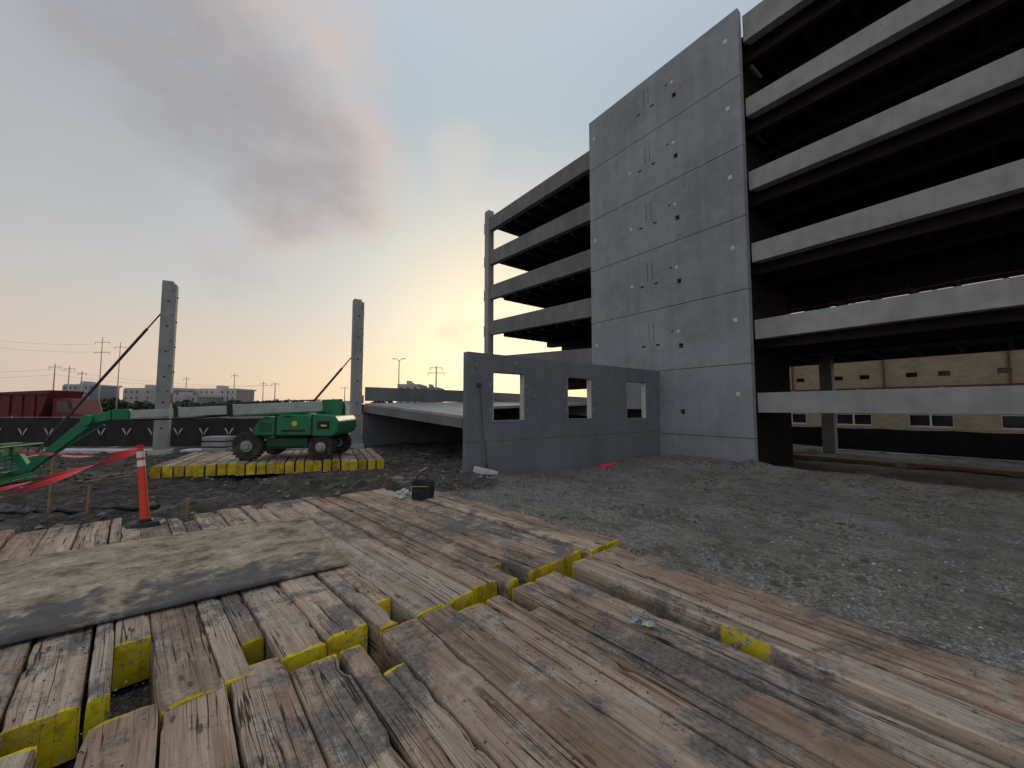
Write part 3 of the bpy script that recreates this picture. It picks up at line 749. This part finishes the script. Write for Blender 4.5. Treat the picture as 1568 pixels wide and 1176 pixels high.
# ------------------------------------------------------------------ fences
def screen_fence(name, a, b, z0, h, step=3.0, logo=False):
    e_ = empty(name, a); a = Vector(a); b = Vector(b); L = (b-a).length; d = (b-a).normalized(); nrm = Vector((d.y, -d.x, 0))
    if nrm.y > 0: nrm = -nrm
    mb = MB(); ms = MB(); ml = MB(); n = int(L/step); seg = 8
    for i in range(n+1):
        p = a+d*step*i; p.z = z0; mb.tube(p, p+Vector((0, 0, h+0.08)), 0.03, 0.03, 8)
        mb.beam(p-nrm*0.4, p+nrm*0.4, 0.3, 0.12)
    for i in range(n*seg):
        q0 = a+d*(step*i/seg); q1 = a+d*(step*(i+1)/seg)
        def off(k, z): return nrm*(0.035+0.03*noise.noise(Vector((k*0.7, z*2, 1))))
        def hz_(k): return h-0.04-0.05*abs(math.sin(math.pi*(k % seg)/seg))
        for (za, zb) in ((0.05, 0.5), (0.5, 1.0)):
            P0 = [(q0, i, za), (q1, i+1, za), (q1, i+1, zb), (q0, i, zb)]
            ms.poly([Vector((q.x, q.y, z0+hz_(k)*zz))+off(k, zz) for q, k, zz in P0])
    mb.path([Vector((a.x, a.y, z0+h)), Vector((b.x, b.y, z0+h))], 0.02, 6)
    mb.build('posts', [M_steel], e_); ms.build('windscreen', [M_screen], e_, recalc=False)
    if logo:
        x = 0.8
        while x < L-0.5:
            c = a+d*x+nrm*0.09; c.z = z0+h*0.52
            for s in (-1, 1):
                prof = [(0.03, -0.24), (0.17, 0.0), (0.33, 0.27), (0.20, 0.25), (0.05, 0.0)]
                ml.poly([c+d*(s*u*0.9)+Vector((0, 0, v*0.9)) for u, v in prof])
            x += 1.5
        ml.build('printed_logos', [M_foil], e_, recalc=False)
screen_fence('construction_fence', (-36, 22.8, 0), (-13.6, 23.6, 0), -0.4, 1.85, logo=True)
pA = G(-16, 16.2, 0); pB = G(9, 16.2, 0)
screen_fence('construction_fence', pA, pB, -0.8, 1.55)
# ------------------------------------------------------------------ brick building right
def brick():
    m, n, b = newmat('buff_brick'); p = P(n)
    q = n.n('ShaderNodeCombineXYZ', {0: n.vm('DOT_PRODUCT', p, tuple(D1), 'Value'), 1: n.n('ShaderNodeSeparateXYZ', {0: p}).outputs[2], 2: 0.0}).outputs[0]
    t = n.n('ShaderNodeTexBrick', {'Vector': q, 'Scale': 1.0, 'Color1': (0.50, 0.40, 0.28, 1), 'Color2': (0.40, 0.31, 0.21, 1), 'Mortar': (0.45, 0.38, 0.30, 1), 'Mortar Size': 0.012, 'Brick Width': 0.4, 'Row Height': 0.15})
    c = n.mix(n.rng(n.noise(p, 0.7, 4), 0.4, 0.7, 0, 0.3), t.outputs[0], (0.28, 0.2, 0.13)); fin(n, b, c, 0.9); return m
M_brick = brick()
bb = empty('brick_warehouse', G(-5, 31, -1))
M_trim = paint('brown_coping', (0.16, 0.08, 0.06), 0.7, 0.3)
def BB(t, d, z): return G(t, 31+d, z)
mb = MB(); holes = []
t = -28
while t < 30:
    holes.append((t, t+0.7, 4.7, 5.1)); holes.append((t+1.9, t+2.6, 4.7, 5.1))
    holes.append((t, t+2.6, 0.4, 2.4)); t += 5
mb.panel(BB, (-30, 14), (-1.2, 6.7), [h for h in holes if h[1] < 13.5], 0, 0.4)
mb.build('walls', [M_brick], bb)
mb = MB(); mb.box(BB, (-29.9, 13.9), (0.35, 12), (-1.2, 6.6)); mb.build('glazing', [M_glass], bb)
mb = MB(); mb.box(BB, (-30.2, 14.2), (-0.12, 0.5), (6.701, 6.9)); mb.box(BB, (-30, 14), (-0.06, 0), (3.3, 3.9))
t = -27
while t < 14: mb.tube(BB(t, -0.1, 3.3), BB(t, -0.1, 6.7), 0.07, 0.07, 6); t += 7
mb.build('coping', [M_trim], bb)
mb = MB()
for h in holes:
    if h[1] > 13.5: continue
    nq = 2 if h[3] < 3 else 1
    if nq == 1: continue
    for k in range(nq+1): x = h[0]+(h[1]-h[0])*k/nq; mb.box(BB, (x-0.06, x+0.06), (0.1, 0.2), (h[2], h[3]))
    mb.box(BB, (h[0], h[1]), (0.08, 0.22), (h[2], h[2]+0.08)); mb.box(BB, (h[0], h[1]), (0.08, 0.22), ((h[2]+h[3])/2, (h[2]+h[3])/2+0.06))
mb.build('window_frames', [M_white], bb)
mb = MB()
for i in range(6):
    p = G(0.5-3.1*i, 2.2+0.1*i, -0.62+0.02*random.random()); mb.beam(p, p-D1*2.9, 0.35, 0.14)
for i in range(4):
    p = G(1.5-4.5*i, 9+0.4*i, -0.68); mb.beam(p, p-D1*4.2, 0.5, 0.16)
mb.build('dunnage_planks', [M_stake])
mb = MB()
for i in range(8):
    p = G(-0.5-1.6*i, 1.4+0.2*(i % 3), -0.5); mb.tube(p, p+Vector((0, 0, 0.10)), 0.045, 0.03, 8)
mb.build('orange_rebar_caps', [M_orange])
# ------------------------------------------------------------------ distant city
M_bglass = paint('hazy_glazing', (0.20, 0.22, 0.25), 0.4, 0.2)
def apartment(x, y, w, h, fl, col, nm, rot=0):
    h *= 0.86
    e_ = empty('apartment_block', (x, y, -0.5)); r = math.radians(rot)
    F = lambda a, b, c: Vector((x+a*math.cos(r)-b*math.sin(r), y+a*math.sin(r)+b*math.cos(r), -0.5+c))
    m = paint(nm, col, 0.8, 0.25, (0.3, 0.3, 0.32), sc_=0.05); hs = []; fh = h/fl; nb = max(3, int(w/2.4)); bw = w/nb
    for j in range(fl):
        for i in range(nb):
            if i % 4 == 3: continue
            hs.append((i*bw+bw*0.32, i*bw+bw*0.68, j*fh+fh*0.35, j*fh+fh*0.72))
    mb = MB(); mb.panel(F, (0, w), (0, h), hs, 0, 0.6); mb.build('facade', [m], e_)
    mb = MB(); mb.box(F, (0.1, w-0.1), (0.5, 14), (0, h-0.2)); mb.build('glazing', [M_bglass], e_)
    mb = MB(); mb.box(F, (-0.2, w+0.2), (0.61, 15), (h-0.19, h+0.6)); mb.box(F, (w*0.3, w*0.45), (4, 9), (h+0.61, h+2.2)); mb.box(F, (w*0.7, w*0.78), (-0.5, -0.01), (0, h+1))
    mb.build('roof', [m], e_)
apartment(-178, 175, 20, 13, 4, (0.40, 0.39, 0.40), 'ap1'); apartment(-206, 175, 12, 15, 5, (0.36, 0.38, 0.41), 'ap2')  # greys drawn towards the sky; distance haze is put into the colours
apartment(-190, 200, 26, 13, 4, (0.43, 0.45, 0.48), 'ap3'); apartment(-172, 190, 22, 12, 4, (0.36, 0.42, 0.5), 'ap4'); apartment(-154, 188, 18, 13.5, 4, (0.46, 0.45, 0.45), 'ap5')
apartment(-158, 172, 16, 9, 3, (0.42, 0.38, 0.36), 'ap6'); apartment(-48, 160, 9, 14, 4, (0.40, 0.41, 0.43), 'ap7'); apartment(-40, 170, 7, 13, 4, (0.27, 0.28, 0.30), 'ap8')
def treeline(name, segs, seed):
    rnd = random.Random(seed); vs = []; fs = []
    for (x0, y0, x1, y1, h, n) in segs:
        for i in range(n):
            s = rnd.random(); x = x0+(x1-x0)*s; y = y0+(y1-y0)*s+rnd.uniform(-4, 4)
            hh = h*(0.5+1.1*abs(noise.noise(Vector((x*0.08, y*0.08, seed)))))
            z = -0.5+hh*rnd.random()**0.7; r = rnd.uniform(0.35, 0.9); k = len(vs)
            for q in range(4):
                v = Vector((rnd.gauss(0, 1), rnd.gauss(0, 1), rnd.gauss(0, 1))).normalized()*r; vs.append((x+v.x, y+v.y, z+v.z))
            fs += [(k, k+1, k+2), (k, k+2, k+3), (k, k+1, k+3)]
    me = bpy.data.meshes.new(name); me.from_pydata(vs, [], fs); me.materials.append(M_leaf)
    COL.objects.link(bpy.data.objects.new(name, me))
M_leaf = stone_mat('foliage', [(0, (0.035, 0.045, 0.025)), (0.6, (0.06, 0.08, 0.04)), (1, (0.11, 0.125, 0.07))])
treeline('distant_tree_line', [(-230, 160, -40, 165, 6.5, 14000), (-105, 120, -72, 122, 5.8, 3500), (-40, 150, 10, 160, 4.5, 2500)], 3)
def hpole(name, x, y, h, arms):
    mb = MB(); mb.tube((x, y, -0.5), (x, y, h), 0.24, 0.13, 8)
    for (z, w) in arms:
        mb.beam((x-w/2, y, z), (x+w/2, y, z), 0.14, 0.16)
        for q in (-0.48, 0.48): mb.tube((x+w*q, y, z), (x+w*q, y, z-0.7), 0.07, 0.06, 6)
    mb.build(name, [M_steel])
hpole('transmission_pole', -162, 150, 30, [(28, 6), (24, 6)]); hpole('transmission_pole', -161, 156, 29, [(27, 5)])
hpole('utility_pole', -150, 125, 16.5, [(15.5, 4)]); hpole('utility_pole', -158, 136, 17, [(16, 4)]); hpole('utility_pole', -150, 133, 15, [(14, 3)])
hpole('utility_pole', -17.9, 90, 12.0, [(11.5, 3.0), (10.3, 4.0)]); hpole('utility_pole', -145, 170, 16, [(15, 3)]); hpole('utility_pole', -93, 150, 12, [(11.5, 3)]); hpole('utility_pole', -70, 160, 11, [(10.5, 3)])
hpole('utility_pole', -120, 165, 17, [(16, 3)]); hpole('utility_pole', -112, 172, 14, [(13, 3)])
mb = MB()
def wire(a, b, sag):
    a = Vector(a); b = Vector(b); mb.path([a.lerp(b, i/14)-Vector((0, 0, sag*4*(i/14)*(1-i/14))) for i in range(15)], 0.03, 4)
for dz, dx in ((27.2, -3), (24.2, 3)): wire((-162+dx, 150, dz), (-235, 120, dz+12), 5)
for dz in (14.8, 13): wire((-150, 125, dz), (-200, 105, dz), 2); wire((-150, 125, dz), (-93, 150, 11), 2)
mb.build('power_lines', [M_steel])
mb = MB(); sx, sy = -17.8, 60
mb.tube((sx, sy, -0.5), (sx, sy, 9.5), 0.11, 0.07, 8)
for s in (-1, 1): mb.path([(sx, sy, 9.4), (sx+s*0.35, sy, 9.75), (sx+s*0.7, sy, 9.8)], 0.05, 6); mb.beam((sx+s*0.6, sy, 9.78), (sx+s*1.05, sy, 9.74), 0.2, 0.1)
mb.build('street_lamp', [M_steel])
# ------------------------------------------------------------------ dump truck, container
dt = empty('dump_truck', (-35, 27, -0.4)); tr = math.radians(5)
def FT(a, b, c): return Vector((-39.2+a*math.cos(tr)-b*math.sin(tr), 27+a*math.sin(tr)+b*math.cos(tr), -0.4+c))
mb = MB(); mb.prism(FT, [(0.0, 1.3), (5.2, 1.3), (6.0, 3.7), (0, 3.4)], 0, 2.4)
for i in range(7): mb.box(FT, (0.2+i*0.8, 0.3+i*0.8), (-0.08, 0), (1.35, 3.35))
mb.box(FT, (0, 5.9), (-0.1, 0), (3.35, 3.5)); mb.build('bed', [M_red], dt, bevel=0.03)
mb = MB(); mb.prism(FT, [(6.1, 0.8), (8.4, 0.8), (8.4, 1.9), (7.5, 2.05), (7.2, 3.1), (6.1, 3.1)], 0.1, 2.3); mb.build('cab', [M_red], dt, bevel=0.05)
mb = MB(); mb.prism(FT, [(6.4, 2.1), (7.3, 2.1), (7.08, 2.9), (6.4, 2.9)], 0.09, 0.1); mb.build('cab_window', [M_glass], dt)
mb = MB(); mb.box(FT, (0, 8.2), (0.4, 2.0), (0.7, 1.25))
for a in (0.9, 2.1, 7.3):
    for b in (0, 2.0): mb.tube(FT(a, b, 0.52), FT(a, b+0.35, 0.52), 0.52, 0.52, 20)
mb.build('wheels_and_frame', [M_tyre], dt)
ct = empty('storage_container', (-14, 32, -0.4))
mb = MB(); Fc_ = lambda a, b, c: Vector((-16.9+a, 32+b, -0.4+c))
mb.box(Fc_, (0, 3.2), (0, 2.4), (0.1, 2.9))
for i in range(16): mb.box(Fc_, (0.05+i*0.2, 0.13+i*0.2), (-0.03, 0), (0.25, 2.75))
mb.build('box', [M_white], ct); mb = MB(); mb.box(Fc_, (-0.05, 3.25), (-0.05, 2.45), (2.9, 3.0)); mb.box(Fc_, (-0.05, 3.25), (-0.05, 2.45), (0, 0.1)); mb.build('rails', [M_steel], ct)
mb = MB()
for i in range(3): mb.box(lambda a, b, c: Vector((-16.6+a, 20.6+b, -0.35+c)), (0, 1.3), (0, 0.8), (i*0.3, i*0.3+0.22))
mb.build('precast_bearing_stack', [M_colm], bevel=0.02)
# ------------------------------------------------------------------ world
w = bpy.data.worlds.new('World'); sc.world = w; w.use_nodes = True
try:
    w.cycles.sampling_method = 'MANUAL'; w.cycles.sample_map_resolution = 256
except Exception as ex: print(ex)
n = N(w.node_tree); bg = w.node_tree.nodes['Background']
SUN_EL = math.radians(8); SUN_AZ = math.radians(-2)
sky = n.n('ShaderNodeTexSky', sky_type='NISHITA', sun_disc=False, sun_elevation=SUN_EL, sun_rotation=SUN_AZ, air_density=1.0, dust_density=2.0, ozone_density=1.0)
tcn = n.n('ShaderNodeTexCoord').outputs['Generated']; dirv = n.vm('NORMALIZE', tcn)
def dvec(az, el):
    az = math.radians(az); el = math.radians(el); return (math.sin(az)*math.cos(el), math.cos(az)*math.cos(el), math.sin(el))
sxyz = n.n('ShaderNodeSeparateXYZ', {0: dirv}); z = sxyz.outputs[2]
zn = n.m('MAXIMUM', z, 0.0)
base = n.ramp(zn, [(0.0, (0.57, 0.44, 0.38)), (0.10, (0.60, 0.49, 0.41)), (0.24, (0.55, 0.52, 0.48)), (0.42, (0.41, 0.46, 0.49)), (0.60, (0.31, 0.41, 0.50)), (1.0, (0.70, 0.72, 0.76))])
lk = n.rng(n.m('MULTIPLY', sxyz.outputs[0], -1.0), 0.15, 0.85, 0, 0.65)
lk = n.m('MULTIPLY', lk, n.rng(zn, 0.1, 0.35))
base = n.mix(lk, base, (0.46, 0.46, 0.465))
sv = dvec(-2, 11)
dt_ = n.m('MAXIMUM', n.vm('DOT_PRODUCT', dirv, sv, 'Value'), 0.0)
g1 = n.m('POWER', dt_, 6.0); g2 = n.m('POWER', dt_, 22.0)
c = n.mix(n.m('MULTIPLY', g1, 0.50), base, (0.74, 0.78, 0.75))
c = n.mix(n.m('MULTIPLY', g2, 0.68), c, (0.98, 0.80, 0.52))
low = n.m('MULTIPLY', n.rng(zn, 0.0, 0.28, 1, 0), n.rng(dt_, 0.5, 1.0, 0, 0.60))
c = n.mix(low, c, (0.86, 0.62, 0.40))
wn = n.noisec(n.mapv(dirv, (1, 1, 1.6)), 2.4, 6)
warp = n.vm('ADD', dirv, n.scale(n.vm('SUBTRACT', wn, (0.5, 0.5, 0.5)), 0.38))
cn = n.noise(n.mapv(dirv, (1, 1, 1.8)), 5.0, 5, 0.62)
def cloud(c, blobs, col, amt):
    mk = None
    for (az, el, r) in blobs:
        d = n.vm('DISTANCE', warp, dvec(az, el), 'Value'); q = n.rng(d, r*0.25, r, 1, 0); mk = q if mk is None else n.m('MAXIMUM', mk, q)
    k = n.m('MULTIPLY', mk, n.rng(cn, 0.32, 0.60, 0.5, 1.0)); return n.mix(n.m('MULTIPLY', k, amt), c, col)
c = cloud(c, [(-52, 36, 0.42), (-62, 30, 0.35), (-46, 44, 0.28)], (0.41, 0.40, 0.42), 0.6)
c = cloud(c, [(-26, 32, 0.19), (-27, 27, 0.17), (-24, 41, 0.15), (-30, 22, 0.14), (-34, 40, 0.16)], (0.66, 0.52, 0.46), 0.75)
c = cloud(c, [(-45, 35, 0.22), (-40, 33, 0.21), (-34, 32, 0.20), (-31, 28, 0.16), (-32, 24.5, 0.13)], (0.335, 0.32, 0.335), 0.82)
c = cloud(c, [(-9, 31, 0.10)], (0.74, 0.62, 0.54), 0.35)
c = cloud(c, [(-35, 16, 0.11), (-7, 12.5, 0.07), (-3, 12.5, 0.06)], (0.50, 0.43, 0.41), 0.6)
fin_c = n.mix(1.0, c, n.scale(sky.outputs[0], 0.012), 'ADD')
n.set(bg, 'Color', fin_c); n.set(bg, 'Strength', 1.0)
sd = bpy.data.lights.new('sun', 'SUN'); sd.energy = 0.8; sd.angle = math.radians(12); sd.color = (1.0, 0.82, 0.6)
so = bpy.data.objects.new('sun', sd); COL.objects.link(so); so.location = (0, 0, 40)
so.rotation_euler = Vector(dvec(-2, 10)).to_track_quat('Z', 'Y').to_euler()
cd = bpy.data.cameras.new('camera'); cam = bpy.data.objects.new('camera', cd); COL.objects.link(cam)
cd.sensor_width = 36; cd.lens = 13.45; cd.clip_start = 0.05; cd.clip_end = 5000
cam.location = (0, 0, 2.0); cam.rotation_euler = (math.radians(90+3.61), 0, 0)
sc.camera = cam
sc.view_settings.view_transform = 'Standard'; sc.view_settings.look = 'None'; sc.view_settings.exposure = 0
